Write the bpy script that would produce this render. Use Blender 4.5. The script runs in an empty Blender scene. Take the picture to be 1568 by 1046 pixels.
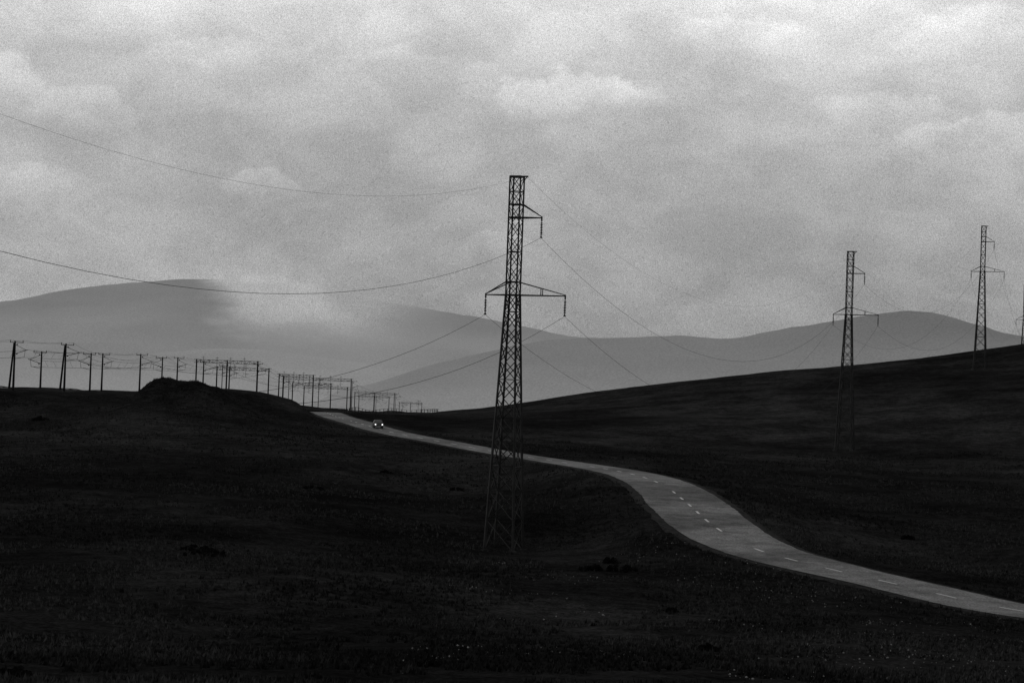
import bpy, math, random
import numpy as np
from mathutils import Vector, Matrix, noise
random.seed(7); rng=np.random.default_rng(7)
scene=bpy.context.scene
# ------------------------------------------------------------------ camera
F=1568*70/36.0
t=math.radians(2.1); p=math.atan(77/F)
f=Vector((0,math.cos(p),math.sin(p))); r0=Vector((1,0,0)); u0=Vector((0,-math.sin(p),math.cos(p)))
r=math.cos(t)*r0+math.sin(t)*u0; u=-math.sin(t)*r0+math.cos(t)*u0
cd=bpy.data.cameras.new("camera"); cam=bpy.data.objects.new("camera",cd); scene.collection.objects.link(cam)
cd.lens=70; cd.sensor_width=36; cd.clip_start=0.5; cd.clip_end=40000
cam.matrix_world=Matrix(((r.x,u.x,-f.x,0),(r.y,u.y,-f.y,0),(r.z,u.z,-f.z,0),(0,0,0,1)))
scene.camera=cam
def survey(px,py,D):
    """bearing + distance of a surveyed point -> world position"""
    d=f+r*((px-784)/F)-u*((py-523)/F)
    return Vector((d.x/d.y*D, D, d.z/d.y*D))
# ------------------------------------------------------------------ helpers
def link(o): scene.collection.objects.link(o); return o
def mesh_obj(name,verts,faces,mat=None,parent=None,smooth=False):
    me=bpy.data.meshes.new(name); me.from_pydata([tuple(v) for v in verts],[],faces); me.update()
    if smooth: me.polygons.foreach_set("use_smooth",[True]*len(me.polygons))
    o=bpy.data.objects.new(name,me); link(o)
    if mat: me.materials.append(mat)
    if parent: o.parent=parent
    return o
def empty(name,loc=(0,0,0),rotz=0):
    e=bpy.data.objects.new(name,None); link(e); e.location=loc; e.rotation_euler=(0,0,rotz); return e
def beam(V,Fc,a,b,w,w2=None):
    a=Vector(a); b=Vector(b); w2=w2 or w
    d=(b-a).normalized(); s=d.cross(Vector((0,0,1)))
    if s.length<1e-3: s=Vector((1,0,0))
    s.normalize(); k=s.cross(d).normalized(); n=len(V)
    for q,ww in ((a,w),(b,w2)):
        for i,j in ((-1,-1),(1,-1),(1,1),(-1,1)):
            V.append(q+s*(i*ww/2)+k*(j*ww/2))
    Fc.extend([(n,n+1,n+5,n+4),(n+1,n+2,n+6,n+5),(n+2,n+3,n+7,n+6),(n+3,n,n+4,n+7),(n+3,n+2,n+1,n),(n+4,n+5,n+6,n+7)])
def lathe(V,Fc,c,prof,seg=8):
    n=len(V)
    for z,rr in prof:
        for i in range(seg):
            a=2*math.pi*i/seg; V.append(Vector((c[0]+rr*math.cos(a),c[1]+rr*math.sin(a),c[2]+z)))
    for k in range(len(prof)-1):
        for i in range(seg):
            j=(i+1)%seg; Fc.append((n+k*seg+i,n+k*seg+j,n+(k+1)*seg+j,n+(k+1)*seg+i))
    Fc.append(tuple(n+i for i in range(seg))); Fc.append(tuple(n+(len(prof)-1)*seg+i for i in range(seg)))
def G(v): return (v,v,v,1)
class NT:
    def __init__(s,tree): s.t=tree; s.n=tree.nodes; s.l=tree.links
    def node(s,ty,**k):
        n=s.n.new(ty)
        for a,b in k.items(): setattr(n,a,b)
        return n
    def put(s,sock,v):
        if isinstance(v,(int,float)): sock.default_value=v
        elif isinstance(v,tuple): sock.default_value=v
        else: s.l.new(v,sock)
    def m(s,op,a,b=0.0,c=0.0,clamp=False):
        n=s.node('ShaderNodeMath',operation=op); n.use_clamp=clamp
        s.put(n.inputs[0],a); s.put(n.inputs[1],b); s.put(n.inputs[2],c); return n.outputs[0]
    def mr(s,v,a,b,c,d,interp='SMOOTHSTEP'):
        n=s.node('ShaderNodeMapRange',interpolation_type=interp); s.put(n.inputs[0],v)
        for i,x in zip((1,2,3,4),(a,b,c,d)): s.put(n.inputs[i],x)
        return n.outputs[0]
    def noise(s,vec,scale,detail=3,rough=.5,dist=0.0):
        n=s.node('ShaderNodeTexNoise'); s.put(n.inputs['Vector'],vec); n.inputs['Scale'].default_value=scale
        n.inputs['Detail'].default_value=detail; n.inputs['Roughness'].default_value=rough; n.inputs['Distortion'].default_value=dist
        return n.outputs['Fac']
    def comb(s,x,y,z=0.0):
        n=s.node('ShaderNodeCombineXYZ'); s.put(n.inputs[0],x); s.put(n.inputs[1],y); s.put(n.inputs[2],z); return n.outputs[0]
def newmat(name):
    m=bpy.data.materials.new(name); m.use_nodes=True; m.node_tree.nodes.clear(); return m,NT(m.node_tree)
def simple(name,col,rough=.7,metal=0.,var=.3,scale=3.,spec=.3):
    m,T=newmat(name); out=T.node('ShaderNodeOutputMaterial'); b=T.node('ShaderNodeBsdfPrincipled')
    geo=T.node('ShaderNodeTexCoord').outputs['Object']
    n=T.noise(geo,scale,4,.6); v=T.mr(n,.3,.7,col*(1-var),col*(1+var),'LINEAR')
    T.l.new(v,b.inputs['Base Color']); b.inputs['Roughness'].default_value=rough; b.inputs['Metallic'].default_value=metal
    b.inputs['Specular IOR Level'].default_value=spec
    T.l.new(b.outputs[0],out.inputs[0]); return m
steel=simple("dark_weathered_steel",.016,.5,0.,.8,.9,.22)
glass_ins=simple("insulator_glass",.012,.4,0,.3,3,.2)
concrete=simple("weathered_concrete",.04,.9,0,.3,3,.1)
wire_m=simple("wire_metal",.012,.7,0,.2,1,.1)
darkpole=simple("railway_mast_paint",.012,.8,0,.3,3,.15)
# ------------------------------------------------------------------ road line
road_pts=[survey(*q) for q in [(1568,936,168),(1400,900,178),(1250,866,189),(1150,838,202),(1090,803,218),(1052,770,238),(1010,740,262),
    (950,722,285),(850,706,318),(760,692,338),(680,677,356),(600,662,378),(550,648,402),(515,638,440),(492,631,480)]]
road_pts=[road_pts[0]+Vector((60,-62,1.5)),road_pts[0]+Vector((33,-33,.6)),road_pts[0]+Vector((15,-14.5,.1))]+road_pts
e=road_pts[-1]; road_pts+= [e+Vector((-9,45,-2.5)),e+Vector((-22,100,-5)),e+Vector((-60,150,-6))]
def catmull(P,n=14):
    out=[]
    for i in range(len(P)-1):
        a=P[max(i-1,0)];b=P[i];c=P[i+1];d=P[min(i+2,len(P)-1)]
        for k in range(n):
            s=k/n
            out.append(.5*((2*b)+(c-a)*s+(2*a-5*b+4*c-d)*s*s+(3*b-a-3*c+d)*s**3))
    out.append(P[-1]); return out
RC=catmull(road_pts,16)
L=[0]
for a,b in zip(RC,RC[1:]): L.append(L[-1]+(b-a).length)
A=np.array([tuple(v) for v in RC]); S=np.arange(0,L[-1],1.2)
RN=np.stack([np.interp(S,L,A[:,i]) for i in range(3)],1)
k=np.exp(-np.linspace(-2,2,13)**2); k/=k.sum()
for i in range(3):
    pad=np.pad(RN[:,i],6,mode='edge'); 
    sm=np.convolve(pad,k,'valid'); RN[6:-6,i]=sm[6:-6]
HW=np.interp(RN[:,1],[100,180,215,240,280,330,400,600],[4.3,4.3,4.9,4.9,4.1,3.6,3.5,3.5])
# ------------------------------------------------------------------ terrain
ctrl=[survey(*q) for q in [
 (-150,1046,75),(0,1046,80),(0,900,140),(0,800,200),(0,700,290),(0,650,350),(0,598,402),(-150,593,402),(-250,700,280),
 (300,1046,82),(300,900,145),(300,800,200),(300,720,275),(300,660,335),(190,604,400),(190,640,350),
 (390,600,402),(440,611,420),(470,623,452),(430,650,370),(400,690,310),
 (550,1046,86),(550,900,150),(550,800,215),(550,720,290),(560,675,352),
 (775,1046,90),(775,950,140),(771,846,213),(775,760,272),(700,740,290),
 (1000,1046,92),(1000,960,135),(1000,880,180),(960,800,225),(1000,775,235),(930,745,268),
 (1300,1046,97),(1300,960,148),(1300,846,218),(1300,760,290),(1293,690,400),(1300,640,455),(1300,600,515),(1300,561,600),
 (1568,1046,105),(1568,860,215),(1568,760,300),(1568,690,390),(1568,620,455),(1500,566,555),(1568,531,640),(1500,537,630),
 (1750,1046,110),(1750,850,215),(1750,690,400),(1750,515,650),
 (1150,765,275),(1100,710,345),(1100,655,430),(1100,605,530),(1100,578,600),(1440,545,620),(1200,568,600),
 (900,690,352),(900,650,440),(900,602,600),(1000,589,600),(800,619,640),(850,610,620),
 (700,655,420),(700,627,640),(760,623,640),(600,644,450),(600,636,560),(540,632,530),(650,634,620),(640,648,430),
 (500,632,540),(700,640,800),(620,640,800),(560,638,650),
 (1572,603,720),
 (20,598,400),(98,601,415),(155,604,460),(213,605,480),(270,606,520),(310,607,540),(350,609,570),(392,612,600),(432,620,640),
 (487,628,700),(538,632,740),(605,634,1100),(640,634,1400)]]
ctrl+=[Vector(q) for q in [(0,0,-1.7),(0,-60,-1),(-67,26,-2.6),(-160,0,-1),(160,0,-3),(30,30,-6.5),(-30,30,-6),(-120,60,-8),(150,60,-10),
 (210,900,0),(100,900,-10),(0,1000,-20),(-200,700,-13),(-220,450,-7),(-150,500,-8),(-250,1100,-22),(200,1400,-24),(0,1400,-27),(-250,1400,-30)]]
ctrl+=[Vector(RN[i]) for i in range(20,len(RN)-130,26)]
C=np.array([tuple(v) for v in ctrl]); SC=100.
def U(d2): 
    return np.where(d2>1e-9,.5*d2*np.log(np.maximum(d2,1e-9)),0)
n=len(C); P2=C[:,:2]/SC
K=U(((P2[:,None]-P2[None])**2).sum(-1))+np.eye(n)*0.0008
Q=np.hstack([np.ones((n,1)),P2]); M=np.block([[K,Q],[Q.T,np.zeros((3,3))]])
W=np.linalg.solve(M,np.concatenate([C[:,2],np.zeros(3)]))
mound=survey(262,590,378)
def sstep(x,a,b):
    s=np.clip((x-a)/(b-a),0,1); return s*s*(3-2*s)
def natural(X,Y):
    x=np.clip(X,-230,260)/SC; y=np.clip(Y,-60,1400)/SC
    out=np.empty(len(X))
    for i in range(0,len(X),20000):
        xx=x[i:i+20000];yy=y[i:i+20000]
        d2=(xx[:,None]-P2[None,:,0])**2+(yy[:,None]-P2[None,:,1])**2
        out[i:i+20000]=U(d2)@W[:n]+W[n]+W[n+1]*xx+W[n+2]*yy
    far=sstep(Y,1200,2600); out=out*(1-far)+(-60)*far
    out-=np.clip((np.abs(X)-300)/3000,0,1)*30
    dx=X-mound.x; dy=(Y-mound.y)
    left=np.exp(-np.abs(dx/6.6)**4.); right=np.exp(-(np.abs(dx)/14.0)**2.7)
    rg=np.array([noise.noise((a/3.2,b/3.2,1)) for a,b in zip(X,Y)])
    out+=(4.7+.7*rg)*np.where(dx<0,left,right)*np.exp(-(dy/13)**2)
    return out
def bumps(X,Y):
    return np.array([.35*noise.noise((a/38,b/38,0))+.16*noise.noise((a/11,b/11,3))+.07*noise.noise((a/3.5,b/3.5,9)) for a,b in zip(X,Y)])
def height(X,Y):
    X=np.atleast_1d(np.asarray(X,float));Y=np.atleast_1d(np.asarray(Y,float))
    z=natural(X,Y)+bumps(X,Y)
    near=(Y<680)&(np.abs(X)<160)
    idx=np.where(near)[0]
    for i in range(0,len(idx),20000):
        j=idx[i:i+20000]
        d2=(X[j,None]-RN[None,:,0])**2+(Y[j,None]-RN[None,:,1])**2
        m=d2.argmin(1); d=np.sqrt(d2[np.arange(len(j)),m]); hw=HW[m]; rz=RN[m,2]
        w=1-sstep(d,hw+1.2,hw+9)
        w=w*(m<len(RN)-100)
        tgt=rz-np.where(d<hw+.5,.3,.10)
        z[j]=z[j]*(1-w)+tgt*w
    return z
def H1(x,y): return float(height([x],[y])[0])
def geo(a,b,n): return list(np.geomspace(a,b,n))
xs=np.array(sorted(set([-v for v in geo(141,7000,26)]+list(np.arange(-139,205,1.4))+geo(206,7000,26))))
ys=np.array(sorted(set(list(np.arange(-80,60,4.))+list(np.arange(60,430,1.2))+list(np.arange(430,760,2.4))+geo(764,15000,44))))
GX,GY=np.meshgrid(xs,ys); Z=height(GX.ravel(),GY.ravel())
nx,ny=len(xs),len(ys)
V=np.stack([GX.ravel(),GY.ravel(),Z],1)
I=np.arange(nx*ny).reshape(ny,nx)
Fq=np.stack([I[:-1,:-1],I[:-1,1:],I[1:,1:],I[1:,:-1]],-1).reshape(-1,4)
def np_mesh(name,V,Fq,mat,smooth=False):
    me=bpy.data.meshes.new(name); k=Fq.shape[1]
    me.vertices.add(len(V)); me.vertices.foreach_set("co",V.astype(np.float32).ravel())
    me.loops.add(Fq.size); me.loops.foreach_set("vertex_index",Fq.astype(np.int32).ravel())
    me.polygons.add(len(Fq)); me.polygons.foreach_set("loop_start",np.arange(0,Fq.size,k,dtype=np.int32)); me.polygons.foreach_set("loop_total",np.full(len(Fq),k,dtype=np.int32))
    if smooth: me.polygons.foreach_set("use_smooth",np.ones(len(Fq),dtype=bool))
    me.update(calc_edges=True); me.validate()
    o=bpy.data.objects.new(name,me); link(o); me.materials.append(mat); return o
gm,T=newmat("dry_steppe_grass"); out=T.node('ShaderNodeOutputMaterial')
pos=T.node('ShaderNodeNewGeometry').outputs['Position']
sep=T.node('ShaderNodeSeparateXYZ'); T.l.new(pos,sep.inputs[0])
n1=T.noise(pos,.012,3,.55); n2=T.noise(pos,.07,4,.6,.4); n3=T.noise(pos,.6,4,.65); n4=T.noise(pos,3.5,2,.7)
a=T.mr(n1,.38,.64,.6,1.3); b_=T.mr(n2,.35,.68,.62,1.3); c_=T.mr(n3,.3,.7,.5,1.5,'LINEAR'); d_=T.mr(n4,.3,.7,.3,1.8,'LINEAR')
valley_shade=T.mr(sep.outputs[2],-15.5,-8,.75,1.1)  # cloud shadow over the low ground, painted into the grass colour by height
v=T.m('MULTIPLY',T.m('MULTIPLY',a,b_),T.m('MULTIPLY',c_,d_)); v=T.m('MULTIPLY',v,valley_shade); v=T.m('MULTIPLY',v,.028)
df=T.node('ShaderNodeBsdfDiffuse'); T.l.new(v,df.inputs[0]); df.inputs[1].default_value=1
bp=T.node('ShaderNodeBump'); bp.inputs['Strength'].default_value=.8; bp.inputs['Distance'].default_value=.35
T.l.new(n3,bp.inputs['Height']); T.l.new(bp.outputs[0],df.inputs['Normal'])
T.l.new(df.outputs[0],out.inputs[0])
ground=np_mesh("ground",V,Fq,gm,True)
# ------------------------------------------------------------------ road
rm,T=newmat("worn_asphalt"); out=T.node('ShaderNodeOutputMaterial'); b=T.node('ShaderNodeBsdfPrincipled')
pos=T.node('ShaderNodeNewGeometry').outputs['Position']
m1=T.noise(pos,.05,3,.55,.8); m2=T.noise(pos,.45,4,.7,.4); m3=T.noise(pos,5,2,.8)
v=T.m('MULTIPLY',T.mr(m1,.40,.60,.6,1.15),T.mr(m2,.32,.68,.6,1.35,'LINEAR')); v=T.m('MULTIPLY',v,T.mr(m3,.3,.7,.4,1.6,'LINEAR'))
T.l.new(T.m('MULTIPLY',v,.17),b.inputs['Base Color']); b.inputs['Roughness'].default_value=.75; T.l.new(T.mr(m2,.35,.65,.08,.22,'LINEAR'),b.inputs['Specular IOR Level'])
T.l.new(b.outputs[0],out.inputs[0])
tan=np.gradient(RN[:,:2],axis=0); tan/=np.linalg.norm(tan,axis=1)[:,None]; nor=np.stack([-tan[:,1],tan[:,0]],1)
def ribbon(name,off0,off1,dz,mat,sel=None,jit=0.):
    V=[];Fc=[]
    for i in range(len(RN)):
        o0=off0[i] if hasattr(off0,'__len__') else off0; o1=off1[i] if hasattr(off1,'__len__') else off1
        j0=jit*(noise.noise((i*.11,3,0))+.7*noise.noise((i*.6,3,0))); j1=jit*(noise.noise((i*.11,9,0))+.7*noise.noise((i*.6,9,0)))
        for o in (o0+j0,o1+j1):
            V.append((RN[i,0]+nor[i,0]*o,RN[i,1]+nor[i,1]*o,RN[i,2]+dz))
    for i in range(len(RN)-1):
        if sel is None or sel(i): Fc.append((2*i,2*i+1,2*i+3,2*i+2))
    return mesh_obj(name,V,Fc,mat)
road=ribbon("road",-HW,HW,0.0,rm,jit=.28)
gv=simple("road_gravel",.025,.95,0,.8,1.6,.03)
V=[];Fc=[]
for i in range(len(RN)):
    for o,dz in ((-HW[i]-2.2,-.5),(-HW[i]-.8-.5*noise.noise((i*.3,1,1)),-.06),(-HW[i]+.5,-.02),(HW[i]-.5,-.02),(HW[i]+.8+.5*noise.noise((i*.3,5,1)),-.06),(HW[i]+2.2,-.5)):
        V.append((RN[i,0]+nor[i,0]*o,RN[i,1]+nor[i,1]*o,RN[i,2]+dz))
for i in range(len(RN)-1):
    for k2 in range(5): Fc.append((6*i+k2,6*i+k2+1,6*i+k2+7,6*i+k2+6))
verge=mesh_obj("road_verge",V,Fc,gv)
paint=simple("worn_white_paint",.72,.6,0,.3,2.5)
ribbon("road_centre_line",-.13,.13,.012,paint,lambda i:i%6 in(0,1) and noise.noise((i//6*1.7,0,0))>-.35)
# ------------------------------------------------------------------ towers
LINE=Vector((67,187,0)).normalized(); rotz=math.atan2(-LINE.x,LINE.y)
HT=40.
def half(h):
    if h>=27.2: return .60
    return .60+(27.2-h)/27.2*(1.62-.60)
ARMS=[(35.6,2.95,1.5),(27.3,-3.1,1.4),(27.3,5.9,1.4)]
def build_tower(base):
    E=empty("transmission_tower",base,rotz)
    V=[];Fc=[]
    crn=[(-1,-1),(1,-1),(1,1),(-1,1)]
    def c(i,h): k=half(h); return Vector((crn[i][0]*k,crn[i][1]*k,h))
    hs=[0]; 
    while hs[-1]<26: 
        hs.append(hs[-1]+max(1.7,half(hs[-1])*2*.95))
    sc=27.3/hs[-1]; hs=[h*sc for h in hs]
    nup=7
    up=[27.3,28.7]+[28.7+(40-28.7)*i/nup for i in range(1,nup+1)]
    hs=hs[:-1]+up
    for i in range(4):
        for a,b in ((-1.2,0),(0,14),(14,27.3),(27.3,40)):
            w=.23 if b<=0 else (.22 if b<=14 else (.18 if b<30 else .14))
            k=half(max(a,0)); k2=half(b)
            pa=Vector((crn[i][0]*(k if a>=0 else k+.05),crn[i][1]*(k if a>=0 else k+.05),a)); beam(V,Fc,pa,c(i,b),w)
    for idx,(a,b) in enumerate(zip(hs,hs[1:])):
        w=.085 if a<27 else .065
        for i in range(4):
            j=(i+1)%4
            if i%2==0 or a<27 :
                beam(V,Fc,c(i,a),c(j,b),w); beam(V,Fc,c(j,a),c(i,b),w)
            else:
                if idx%2: beam(V,Fc,c(i,a),c(j,b),w)
                else: beam(V,Fc,c(j,a),c(i,b),w)
        if a in hs[3:28:4]:
            for i in range(4): beam(V,Fc,c(i,a),c((i+1)%4,a),.09)
    for h,w in ((27.3,.18),(28.7,.14),(35.6,.15),(37.0,.11),(40,.15)):
        for i in range(4): beam(V,Fc,c(i,h),c((i+1)%4,h),w)
    for h,x,up_ in ARMS:
        s=1 if x>0 else -1; tip=Vector((x,0,h))
        for yy in(-1,1):
            lo=Vector((s*half(h),yy*half(h),h)); hi=Vector((s*half(h+up_),yy*half(h+up_),h+up_))
            beam(V,Fc,lo,tip,.13,.12); beam(V,Fc,hi,tip+Vector((0,0,.1)),.11,.09)
            if abs(x)>4:
                tt=.5; beam(V,Fc,lo.lerp(tip,tt),hi.lerp(tip,tt),.08)
        beam(V,Fc,tip+Vector((0,0,.15)),tip-Vector((0,0,.35)),.14)
    beam(V,Fc,(-.7,0,40.02),(1.25,0,40.02),.15); beam(V,Fc,(1.15,0,40),(.6,0,39.3),.08)
    beam(V,Fc,(-.66,-.6,30),(-.66,-.6,39.5),.05)
    mesh_obj("lattice_body",V,Fc,steel,E)
    V=[];Fc=[]
    for h,x,_ in ARMS:
        lathe(V,Fc,(x,0,h-2.0),[(0,.03),(0.02,.06),(.1,.05)]+sum([[(.18+q*.17,.05),(.2+q*.17,.15),(.25+q*.17,.15),(.3+q*.17,.05)] for q in range(8)],[])+[(1.7,.03)])
        for s in(-1,1): beam(V,Fc,(x,0,h-2.0),(x,s*.35,h-2.12),.07)
        beam(V,Fc,(x,0,h-2.15),(x,0,h-1.95),.12)
    mesh_obj("insulator_strings",V,Fc,glass_ins,E)
    V=[];Fc=[]
    for i in range(4):
        q=c(i,0); lathe(V,Fc,(q.x*1.03,q.y*1.03,-1.3),[(0,.55),(1.0,.5),(1.45,.38),(1.5,.3)],8)
    mesh_obj("footings",V,Fc,concrete,E)
    return E
t1=survey(771,846,213); t2=survey(1293,688,400); t3=survey(1500,566,555); t4=survey(1566,603,722)
t0=Vector((t1.x-67,t1.y-187,0)); t5=Vector((t4.x+62,t4.y+160,0))
TB=[]
for q in (t0,t1,t2,t3,t4,t5):
    z=H1(q.x,q.y); TB.append(Vector((q.x,q.y,z)))
for q in TB: build_tower(q)
def tube(V,Fc,pts,rad,seg=5):
    n0=len(V)
    for i,q in enumerate(pts):
        d=(pts[min(i+1,len(pts)-1)]-pts[max(i-1,0)]).normalized(); s=d.cross(Vector((0,0,1))).normalized(); k=s.cross(d)
        for j in range(seg):
            a=2*math.pi*j/seg; V.append(q+s*(rad*math.cos(a))+k*(rad*math.sin(a)))
    for i in range(len(pts)-1):
        for j in range(seg):
            k2=(j+1)%seg; Fc.append((n0+i*seg+j,n0+i*seg+k2,n0+(i+1)*seg+k2,n0+(i+1)*seg+j))
def span(V,Fc,a,b,sag,rad,n=40):
    tube(V,Fc,[a.lerp(b,i/n)-Vector((0,0,4*sag*(i/n)*(1-i/n))) for i in range(n+1)],rad)
V=[];Fc=[]
RZ=Matrix.Rotation(rotz,3,'Z')
att=[(Vector((x,0,h-2.15)),1.0) for h,x,_ in ARMS]+[(Vector((1.1,0,40)),.87)]
for i,(a,b) in enumerate(zip(TB,TB[1:])):
    sag=[16.4,14.3,11,11,11][i]
    for q,k2 in att: span(V,Fc,a+RZ@q,b+RZ@q,sag*k2,(.019 if i==0 else .017) if k2==1 else .009)
mesh_obj("overhead_power_line",V,Fc,wire_m)
# ------------------------------------------------------------------ railway
RW=[(-260,592,370),(-120,595,385),(20,598,400),(98,601,415),(155,604,460),(213,605,480),(270,606,520),(310,607,540),(350,607,570),(392,608,600),(432,616,640),
 (487,624,700),(538,626,740),(605,630,1100),(640,630,1400),(662,631,1750)]
RWp=[survey(*q) for q in RW]
for q in RWp: q.z=H1(q.x,q.y)
TOPS={2:522,3:526,4:541,5:542,6:547,7:553,8:562,9:556,10:574,11:579,12:583,13:602,14:613}
def mast(i,hgt,side=1,arm=3.2,dbl=False,w=.46):
    b=RWp[i]
    E=empty("railway_catenary_mast",b,0)
    V=[];Fc=[]
    beam(V,Fc,(0,0,-1),(0,0,hgt),w,w*.62)
    if dbl: beam(V,Fc,(-1.3,1.5,-1),(-.25,.2,hgt-.4),.36,.24)
    za=hgt-2.6
    beam(V,Fc,(0,0,za),(side*arm,0,za+.9),.11); beam(V,Fc,(0,0,hgt-.7),(side*arm*.9,0,za+.8),.08)
    beam(V,Fc,(0,0,za-1.0),(side*arm*.75,0,za-.6),.08); beam(V,Fc,(side*arm*.75,0,za-.6),(side*arm*.8,0,za+.6),.06)
    beam(V,Fc,(-side*1.0,0,hgt-.3),(side*1.7,0,hgt-.3),.12); 
    for xx in(-.95,1.6): beam(V,Fc,(side*xx,0,hgt-.3),(side*xx,0,hgt+.15),.12)
    mesh_obj("mast_post",V,Fc,darkpole,E)
    V=[];Fc=[]
    for z in(za,hgt-.7): lathe(V,Fc,(side*.45,0,z),[(-.12,.05),(-.1,.14),(.1,.14),(.12,.05)])
    mesh_obj("mast_insulator",V,Fc,glass_ins,E)
    return b+Vector((side*arm,0,za+.9)), b+Vector((side*arm*.75,0,za-.65)), b+Vector((side*1.6,0,hgt+.15)), b+Vector((-side*.95,0,hgt+.15))
P=[]
for i in range(1,len(RWp)):
    h=10.3
    if i in TOPS: h=min(max(survey(RW[i][0],TOPS[i],RW[i][2]).z-RWp[i].z,9.0),14.5)
    P.append(mast(i,h,1,3.3 if i%2 else 2.6,i in(2,3),.42 if i<9 else .26))
P2_=[]
sv=RWp[:]
for i in range(1,len(RWp)):
    off=Vector((2.2+.2*i,12,0)) if i<8 else Vector((-11,4,0)); q=sv[i]+off; q.z=H1(q.x,q.y); RWp[i]=q
for i in (2,3,5,9,11,13,14): P2_.append(mast(i,9.7 if i>3 else 8.2,-1 if i<8 else 1,2.8,False,.38 if i<9 else .26))
RWp=sv
V=[];Fc=[]
for PP in (P,P2_):
    for a,b in zip(PP,PP[1:]):
        d=(a[0]-b[0]).length
        span(V,Fc,a[0],b[0],min(1.6,d*.022),.028,10); span(V,Fc,a[1],b[1],.1,.028,4); span(V,Fc,a[2],b[2],d*.02,.02,8); span(V,Fc,a[3],b[3],d*.024,.02,8)
        for kk in range(1,6):
            s=kk/6; up_=a[0].lerp(b[0],s)-Vector((0,0,4*min(1.6,d*.022)*s*(1-s))); dn=a[1].lerp(b[1],s); beam(V,Fc,up_,dn,.03)
mesh_obj("railway_catenary_wires",V,Fc,wire_m)
def portal(right,length,h,mid=0,lift=0):
    base=Vector(right); E=empty("railway_gantry",base,0); V=[];Fc=[]
    dv=Vector((-length,length*.12,0))
    legs=[0,1]+([mid] if mid else [])
    for s in legs:
        q=dv*s; gz=H1(base.x+q.x,base.y+q.y)-base.z; beam(V,Fc,(q.x,q.y,gz-1),(q.x,q.y,h),.44,.34)
    n=int(length/1.2)
    for zz,yy in((h-1.0,-.25),(h-1.0,.25),(h-.15,-.25),(h-.15,.25)): beam(V,Fc,Vector((.8,yy,zz)),dv+Vector((-.8,yy,zz)),.13)
    for k2 in range(n):
        for yy in(-.25,.25):
            a=dv*(k2/n)+Vector((0,yy,h-1.0 if k2%2 else h-.15)); b=dv*((k2+1)/n)+Vector((0,yy,h-.15 if k2%2 else h-1.0)); beam(V,Fc,a,b,.07)
            beam(V,Fc,dv*(k2/n)+Vector((0,yy,h-1.0)),dv*(k2/n)+Vector((0,yy,h-.15)),.05)
    m=int(length//4)
    for k2 in range(1,m+1):
        q=dv*(k2/(m+.5)); beam(V,Fc,q+Vector((0,0,h+.9)),q+Vector((0,0,h-3.0)),.09); beam(V,Fc,q+Vector((-.7,0,h-2.4)),q+Vector((.9,0,h-2.1)),.07)
        beam(V,Fc,q+Vector((-.5,0,h+.5)),q+Vector((.5,0,h+.5)),.07)
    mesh_obj("gantry_frame",V,Fc,darkpole,E)
for px,ptop,D,ln,mid in ((395,553,590,18.5,.5),(412,564,640,17,0),(480,574,690,12.0,0),(507,587,770,15,0),(538,580,740,25.5,0),(532,593,820,18,0),(604,602,1050,21,.5),(596,607,1180,18,.5),(646,617,1500,17,.5),(670,622,1800,14,0)):
    q=survey(px,ptop,D); top=q.z; q.z=H1(q.x,q.y); h=top-q.z; portal(q,ln,min(max(h,7.5),16.),mid)
RT=np.array([tuple(v) for v in catmull(RWp,12)])
tn=np.gradient(RT[:,:2],axis=0); tn/=np.linalg.norm(tn,axis=1)[:,None]; nn=np.stack([-tn[:,1],tn[:,0]],1)
V=[];Fc=[]
for i in range(len(RT)):
    z=H1(RT[i,0]-nn[i,0]*-4,RT[i,1]-nn[i,1]*-4)
    RT[i,2]=z
    for o,dz in((-1.2,-.4),(0.6,.45),(8,.45),(9.8,-.4)): V.append((RT[i,0]+nn[i,0]*o,RT[i,1]+nn[i,1]*o,z+dz))
for i in range(len(RT)-1):
    for k2 in range(3): Fc.append((4*i+k2,4*i+k2+1,4*i+k2+5,4*i+k2+4))
gb=simple("ballast_stone",.02,.95,0,.5,1.2,.05)
ER=empty("railway_track",(0,0,0)); mesh_obj("ballast",V,Fc,gb,ER)
V=[];Fc=[]
for o in(1.7,3.22,5.7,7.22):
    tube(V,Fc,[Vector((RT[i,0]+nn[i,0]*o,RT[i,1]+nn[i,1]*o,RT[i,2]+.6)) for i in range(len(RT))],.07,4)
mesh_obj("rails",V,Fc,wire_m,ER)
V=[];Fc=[]
fp=[survey(a,b,c) for a,b,c in((528,628,500),(560,629,540),(600,629,590),(650,628,650),(672,626,680))]
fp=catmull(fp,7)
for q in fp: q.z=H1(q.x,q.y)
for a,b in zip(fp,fp[1:]):
    beam(V,Fc,a-Vector((0,0,.3)),a+Vector((0,0,1.4)),.15)
    for z in(.7,1.3): beam(V,Fc,a+Vector((0,0,z)),b+Vector((0,0,z)),.09)
mesh_obj("trackside_fence",V,Fc,darkpole)
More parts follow.
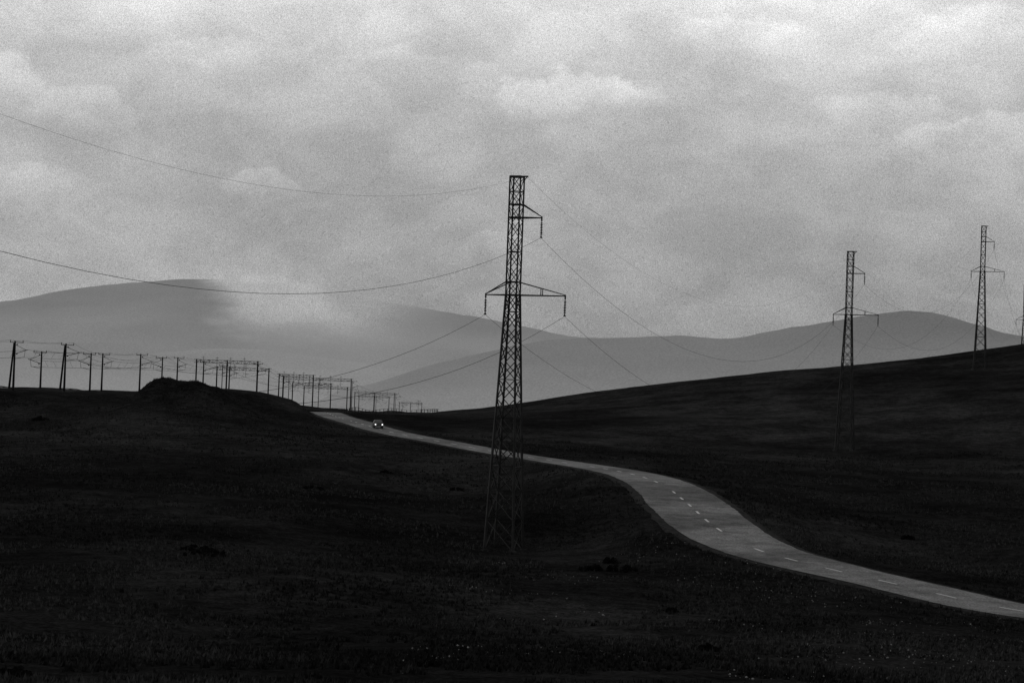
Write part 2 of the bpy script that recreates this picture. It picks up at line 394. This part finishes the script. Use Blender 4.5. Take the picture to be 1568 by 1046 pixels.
# ------------------------------------------------------------------ car
i0=int(np.argmin(np.abs(RN[:,1]-388)+np.abs(RN[:,0]-survey(578,655,388).x)))
cp=Vector((RN[i0,0]-nor[i0,0]*0.6,RN[i0,1]-nor[i0,1]*0.6,RN[i0,2]))
hd=-Vector((tan[i0,0]*.35-.02,tan[i0,1],0))
E=empty("car",cp,math.atan2(hd.y,hd.x)); E.scale=(1.1,1.1,1.1)
paintc=simple("car_paint",.02,.35,.0,.1,1,.3); gl=simple("car_glass",.12,.08,0,.1,1,1.); tyre=simple("tyre_rubber",.015,.9); chrome=simple("chrome_trim",.2,.4,.7)
def prism(prof,w0,w1,zsplit):
    V=[];Fc=[];n=len(prof)
    for s in(-1,1):
        for x,z in prof:
            w=w0 if z<=zsplit else w1
            V.append((x,s*w/2,z))
    for i in range(n): j=(i+1)%n; Fc.append((i,j,n+j,n+i))
    Fc.append(tuple(range(n))[::-1]); Fc.append(tuple(range(n,2*n))); return V,Fc
V,Fc=prism([(-2.1,.3),(2.1,.3),(2.15,.55),(2.05,.78),(1.1,.92),(-1.3,.95),(-2.05,.9),(-2.12,.6)],1.7,1.62,.8)
b=mesh_obj("car_body",V,Fc,paintc,E); mod=b.modifiers.new("bev",'BEVEL'); mod.width=.05; mod.segments=2
V,Fc=prism([(1.05,.9),(.35,1.36),(.1,1.42),(-.85,1.42),(-1.25,1.3),(-1.55,.93)],1.6,1.25,1.0)
b=mesh_obj("car_roof",V,Fc,paintc,E); mod=b.modifiers.new("bev",'BEVEL'); mod.width=.04; mod.segments=2
V=[(1.04,-.7,.95),(1.04,.7,.95),(.42,.56,1.35),(.42,-.56,1.35)]; mesh_obj("windscreen",[(x+.03,y,z+.02) for x,y,z in V],[(0,1,2,3)],gl,E)
for s in(-1,1):
    mesh_obj("side_window",[(.85,s*.80,.99),(-1.2,s*.80,.99),(-.9,s*.66,1.33),(.3,s*.66,1.33)],[(0,1,2,3)],gl,E)
V=[];Fc=[]
for x in(-1.3,1.3):
    for s in(-1,1):
        n0=len(V)
        for yy in(s*.62,s*.84):
            for k2 in range(16): a=2*math.pi*k2/16; V.append((x+.31*math.cos(a),yy,.31+.31*math.sin(a)))
        for k2 in range(16): j=(k2+1)%16; Fc.append((n0+k2,n0+j,n0+16+j,n0+16+k2))
        Fc.append(tuple(n0+k2 for k2 in range(16))); Fc.append(tuple(n0+16+k2 for k2 in range(16)))
mesh_obj("wheels",V,Fc,tyre,E)
hm,T=newmat("headlamp_glass"); out=T.node('ShaderNodeOutputMaterial'); em=T.node('ShaderNodeEmission'); em.inputs[0].default_value=G(1); em.inputs[1].default_value=2.; T.l.new(em.outputs[0],out.inputs[0])
for s in(-1,1):
    V=[(2.17,s*.6+.13*math.cos(2*math.pi*k2/12),.66+.1*math.sin(2*math.pi*k2/12)) for k2 in range(12)]
    mesh_obj("headlamp",V,[tuple(range(12))],hm,E)
V=[];Fc=[]; beam(V,Fc,(2.2,-.82,.44),(2.2,.82,.44),.12); beam(V,Fc,(2.16,-.42,.66),(2.16,.42,.66),.06); mesh_obj("bumper",V,Fc,chrome,E)
# ------------------------------------------------------------------ vegetation
gt,T=newmat("grass_tuft_blades"); out=T.node('ShaderNodeOutputMaterial'); df=T.node('ShaderNodeBsdfDiffuse')
pos=T.node('ShaderNodeNewGeometry').outputs['Position']; n1=T.noise(pos,.05,3,.6); n2=T.noise(pos,2.,2,.6)
v=T.m('MULTIPLY',T.mr(n1,.35,.65,.5,1.4),T.mr(n2,.3,.7,.2,2.0,'LINEAR')); T.l.new(T.m('MULTIPLY',v,.032),df.inputs[0]); T.l.new(df.outputs[0],out.inputs[0])
def road_dist(X,Y):
    o=np.empty(len(X))
    for i in range(0,len(X),20000):
        d2=(X[i:i+20000,None]-RN[None,:,0])**2+(Y[i:i+20000,None]-RN[None,:,1])**2; o[i:i+20000]=np.sqrt(d2.min(1))
    return o
N=75000
Yt=60+(rng.random(N)**1.25)*330; Xt=(rng.random(N)*2-1)*(Yt*.30+6)
dens=np.array([noise.noise((a/14,b/14,5))+.6*noise.noise((a/4,b/4,2)) for a,b in zip(Xt,Yt)])
kp=(dens>-.18)&(road_dist(Xt,Yt)>5.2+.8*rng.random(N)); Xt=Xt[kp];Yt=Yt[kp]; Zt=height(Xt,Yt); nT=len(Xt); B=4
Vt=np.zeros((nT,B,3,3)); 
for b in range(B):
    a=rng.random(nT)*2*np.pi; w=.05+.07*rng.random(nT); h=.12+.28*rng.random(nT)**2; le=(.05+.15*rng.random(nT))
    ox=(rng.random(nT)-.5)*.3; oy=(rng.random(nT)-.5)*.3; cx,cy=np.cos(a),np.sin(a)
    Vt[:,b,0]=np.stack([Xt+ox-cx*w,Yt+oy-cy*w,Zt-.05],1); Vt[:,b,1]=np.stack([Xt+ox+cx*w,Yt+oy+cy*w,Zt-.05],1)
    Vt[:,b,2]=np.stack([Xt+ox+cy*le,Yt+oy-cx*le,Zt+h],1)
VV=Vt.reshape(-1,3); np_mesh("grass",VV,np.arange(len(VV)).reshape(-1,3),gt)
N=2600
Ys=75+rng.random(N)*130; Xs=-5+rng.random(N)*(Ys*.28+5)
pr=np.array([noise.noise((a/9,b/9,7)) for a,b in zip(Xs,Ys)])+.3*sstep(Xs,5,30)
rd=road_dist(Xs,Ys)
kp=(pr>.24)&(rd>5.0)&~((Ys>175)&(Xs>35)); Xs=Xs[kp];Ys=Ys[kp]
V=[];Fc=[]
Zs=height(Xs,Ys)
for x,y,z in zip(Xs,Ys,Zs):
    s=.02+.05*random.random()**3; n0=len(V)
    for dx,dy,dz in((1,0,0),(0,1,0),(-1,0,0),(0,-1,0),(0,0,.9),(0,0,-.9)):
        V.append((x+dx*s*random.uniform(.7,1.5),y+dy*s*random.uniform(.7,1.3),z+.10+dz*s))
    for i in range(4): Fc.append((n0+i,n0+(i+1)%4,n0+4)); Fc.append((n0+(i+1)%4,n0+i,n0+5))
st=simple("pale_limestone",.26,.8,0,.5,.5); mesh_obj("scattered_stones",V,Fc,st)
bush=simple("shrub_leaves",.011,.9,0,.6,3.,0.)
def shrub(px,py,D,w,h):
    q=survey(px,py,D); z=H1(q.x,q.y); E=empty("shrub",(q.x,q.y,z)); V=[];Fc=[]
    for k2 in range(7):
        a=random.random()*6.28; beam(V,Fc,(0,0,-.2),(math.cos(a)*w*.35,math.sin(a)*w*.35,h*.7),.06,.02)
    mesh_obj("branches",V,Fc,bush,E); V=[];Fc=[]
    cl=[(random.uniform(-w/2,w/2),random.uniform(-w/3,w/3),random.uniform(.1,h*.75),random.uniform(.2,.45)*h) for _ in range(14)]
    for _ in range(1100):
        cx,cy,cz,cr=random.choice(cl); d=Vector((random.gauss(0,1),random.gauss(0,1),random.gauss(0,1))).normalized()*cr*random.random()**.4
        c=Vector((cx,cy,max(.02,cz*(1-.8*(2*cx/w)**2)))) +d; a=Vector((random.gauss(0,1),random.gauss(0,1),random.gauss(0,1))).normalized()*.09; b=Vector((random.gauss(0,1),random.gauss(0,1),random.gauss(0,1))).normalized()*.06
        n0=len(V); V+= [c-a,c+b,c+a,c-b]; Fc.append((n0,n0+1,n0+2,n0+3))
    mesh_obj("foliage",V,Fc,bush,E)
for s in ((318,850,172,4,.7),(300,846,176,2.5,.55),(905,876,182,2.2,.7),(950,878,182,3.2,.8),(480,738,262,2.6,.6),(62,650,352,3,.8),(935,858,190,1,.8),(1030,925,150,1.0,.45),(1085,1000,118,1.1,.45),(20,1030,84,1.6,.4),(1390,835,230,1.4,.6),(655,1000,100,1.,.35),(590,720,290,2.,.5),(700,745,280,2.,.5)): shrub(*s)
q=survey(367,724,270); z=H1(q.x,q.y); V=[];Fc=[]; beam(V,Fc,(0,0,-.3),(0,0,1.15),.2,.18); beam(V,Fc,(-.12,0,1.15),(.12,0,1.3),.26)
o=mesh_obj("marker_post",V,Fc,darkpole); o.location=(q.x,q.y,z)
# ------------------------------------------------------------------ distant mountains
def mountain(name,prof,D,span_,haze,dark,cloud=None,seed=0):
    P=[survey(a,b,D) for a,b in prof]
    X=np.arange(P[0].x,P[-1].x,22.); R=np.interp(X,[q.x for q in P],[q.z for q in P])
    k=np.hanning(13); k/=k.sum(); R=np.convolve(np.pad(R,6,mode='edge'),k,'valid')
    R=R+np.array([5*noise.noise((x/160,seed,0))+2*noise.noise((x/45,seed,3)) for x in X])
    ss=np.linspace(0,1,44); V=[]
    base=-140.
    for s in ss:
        y=D-span_*(1-s)
        for x,rz in zip(X,R):
            xx=x*(1-.25*(1-s))
            g=s**1.25
            fold=(1-s)*s*4*(34*abs(noise.noise((x/420+s*.6,s*1.3,seed)))+12*noise.noise((x/120,s*5,seed+4)))
            V.append((xx,y,base+(rz-base)*g-fold*.8))
    for x,rz in zip(X,R): V.append((x,D+900,rz-260))
    nx=len(X); ny=len(ss)+1; I=np.arange(nx*ny).reshape(ny,nx)
    Fq=np.stack([I[:-1,:-1],I[:-1,1:],I[1:,1:],I[1:,:-1]],-1).reshape(-1,4)
    m,T=newmat(name+"_hazy_slope"); out=T.node('ShaderNodeOutputMaterial')
    pos=T.node('ShaderNodeNewGeometry').outputs['Position']; sp=T.node('ShaderNodeSeparateXYZ'); T.l.new(pos,sp.inputs[0])
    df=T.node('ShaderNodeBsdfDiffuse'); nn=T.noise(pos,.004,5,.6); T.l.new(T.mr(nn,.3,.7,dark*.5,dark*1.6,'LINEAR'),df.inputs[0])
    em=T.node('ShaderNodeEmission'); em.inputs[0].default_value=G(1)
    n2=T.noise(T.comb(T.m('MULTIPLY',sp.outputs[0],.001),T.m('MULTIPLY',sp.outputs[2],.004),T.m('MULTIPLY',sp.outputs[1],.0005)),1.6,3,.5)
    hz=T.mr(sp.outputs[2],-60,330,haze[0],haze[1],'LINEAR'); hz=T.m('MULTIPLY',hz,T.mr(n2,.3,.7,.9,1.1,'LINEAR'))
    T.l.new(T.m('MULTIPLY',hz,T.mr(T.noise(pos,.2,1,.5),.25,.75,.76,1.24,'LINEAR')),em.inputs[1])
    mx=T.node('ShaderNodeMixShader'); mx.inputs[0].default_value=.8; T.l.new(df.outputs[0],mx.inputs[1]); T.l.new(em.outputs[0],mx.inputs[2]); res=mx.outputs[0]  # aerial haze put into the slope material as emission over the diffuse
    if cloud:
        x0,x1,x2,x3,z0,z1,top=cloud
        nw=T.m('MULTIPLY',T.m('SUBTRACT',T.noise(pos,.003,4,.55),.5),380.)
        xx=T.m('ADD',sp.outputs[0],nw)
        mk=T.m('MULTIPLY',T.mr(xx,x0,x1,0.,1.),T.mr(xx,x2,x3,1.,0.))
        zz=T.m('ADD',sp.outputs[2],T.m('MULTIPLY',nw,.3)); mk=T.m('MULTIPLY',mk,T.mr(zz,z0,z1,0.,top))
        tr=T.node('ShaderNodeBsdfTransparent'); m2=T.node('ShaderNodeMixShader'); T.l.new(mk,m2.inputs[0]); T.l.new(res,m2.inputs[1]); T.l.new(tr.outputs[0],m2.inputs[2]); res=m2.outputs[0]
    T.l.new(res,out.inputs[0]); np_mesh(name,np.array(V),Fq,m,True)
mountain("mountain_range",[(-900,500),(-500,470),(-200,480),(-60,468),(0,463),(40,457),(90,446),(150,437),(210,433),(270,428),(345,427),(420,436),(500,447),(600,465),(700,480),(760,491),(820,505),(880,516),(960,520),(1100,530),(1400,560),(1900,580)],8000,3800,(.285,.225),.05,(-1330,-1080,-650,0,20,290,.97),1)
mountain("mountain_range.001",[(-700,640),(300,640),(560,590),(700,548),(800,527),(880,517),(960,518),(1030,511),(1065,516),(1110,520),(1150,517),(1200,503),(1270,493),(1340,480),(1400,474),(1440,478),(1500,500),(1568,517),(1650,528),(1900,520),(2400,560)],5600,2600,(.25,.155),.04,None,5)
# ------------------------------------------------------------------ world
w=bpy.data.worlds.new("World"); scene.world=w; w.use_nodes=True; w.node_tree.nodes.clear(); T=NT(w.node_tree)
out=T.node('ShaderNodeOutputWorld'); bg=T.node('ShaderNodeBackground')
sky=T.node('ShaderNodeTexSky',sky_type='NISHITA'); sky.sun_disc=False
SE,SA=math.radians(38),math.radians(-50)
sky.sun_elevation=SE; sky.sun_rotation=SA
bw=T.node('ShaderNodeRGBToBW'); T.l.new(sky.outputs[0],bw.inputs[0])
gen=T.node('ShaderNodeTexCoord').outputs['Generated']; sp=T.node('ShaderNodeSeparateXYZ'); T.l.new(gen,sp.inputs[0])
az=T.m('ARCTAN2',sp.outputs[0],sp.outputs[1]); el=sp.outputs[2]
vec=T.comb(az,T.m('MULTIPLY',el,1.9)); 
grad=T.node('ShaderNodeValToRGB'); T.l.new(T.m('MULTIPLY',el,1.0),grad.inputs[0]); cr=grad.color_ramp
pts=[(0,.30),(.03,.32),(.08,.365),(.12,.42),(.16,.53),(.2,.80),(.27,.42),(.5,.2),(1,.10)]
while len(cr.elements)<len(pts): cr.elements.new(.5)
for e_,(a,b) in zip(cr.elements,pts): e_.position=a; e_.color=G(b)
base=T.node('ShaderNodeRGBToBW'); T.l.new(grad.outputs[0],base.inputs[0])
c1=T.noise(vec,9,4,.45,.4); c2=T.noise(vec,24,5,.55,.5); c3=T.noise(vec,3.2,1,.5)
mul=T.m('MULTIPLY',T.mr(c1,.35,.66,.92,1.12),T.mr(c2,.35,.65,.93,1.09)); mul=T.m('MULTIPLY',mul,T.mr(c3,.35,.65,.94,1.07))
nx1=T.m('MULTIPLY',T.m('SUBTRACT',T.noise(vec,38,4,.6),.5),1.5); nx2=T.m('MULTIPLY',T.m('SUBTRACT',T.noise(T.comb(az,el,3.0),45,4,.6),.5),1.7)
def blob(px,py,rx,ry,amp):
    a0=(px-784)/F; e0=(600+(px-784)*.0367-py)/F
    dx=T.m('ADD',T.m('MULTIPLY_ADD',az,F/rx,-a0*F/rx),nx1); dy=T.m('ADD',T.m('MULTIPLY_ADD',el,F/ry,-e0*F/ry),nx2)
    rr=T.m('ADD',T.m('MULTIPLY',dx,dx),T.m('MULTIPLY',dy,dy))
    mk=T.m('MULTIPLY',T.mr(rr,1.0,.55,0.,1.),T.mr(dy,-.8,.7,0.,amp)); return mk
tot=1.0
for bb in ((870,168,150,58,.28),(985,155,70,34,.12),(1490,235,130,50,.28),(1340,190,120,40,.18),(120,185,90,45,.18),(15,150,60,55,.26),(390,292,70,34,.20),(70,285,60,27,.16),(755,380,55,28,.14),(600,120,160,40,.12),(410,465,110,50,.10),(1470,75,120,50,.17),(1100,70,110,40,.13),(300,105,110,35,.12)):
    tot=T.m('ADD',tot,blob(*bb))
mul=T.m('MULTIPLY',mul,tot)
g1=T.noise(gen,2600,0,.5); mul=T.m('MULTIPLY',mul,T.mr(g1,.25,.75,.72,1.28,'LINEAR'))
cl=T.m('MULTIPLY',T.m('MULTIPLY',base.outputs[0],mul),10.0)
fin=T.m('ADD',T.m('MULTIPLY',cl,.92),T.m('MULTIPLY',bw.outputs[0],.05))
T.l.new(fin,bg.inputs[0]); bg.inputs[1].default_value=.1; T.l.new(bg.outputs[0],out.inputs[0])
sl=bpy.data.lights.new("sun",'SUN'); sl.energy=.7; sl.angle=math.radians(11); sl.color=(1,.99,.98)
so=link(bpy.data.objects.new("sun",sl))
dirv=Vector((math.sin(SA)*math.cos(SE),math.cos(SA)*math.cos(SE),math.sin(SE))); so.rotation_euler=dirv.to_track_quat('Z','Y').to_euler()
scene.view_settings.view_transform='Standard'; scene.view_settings.look='None'; scene.view_settings.exposure=0
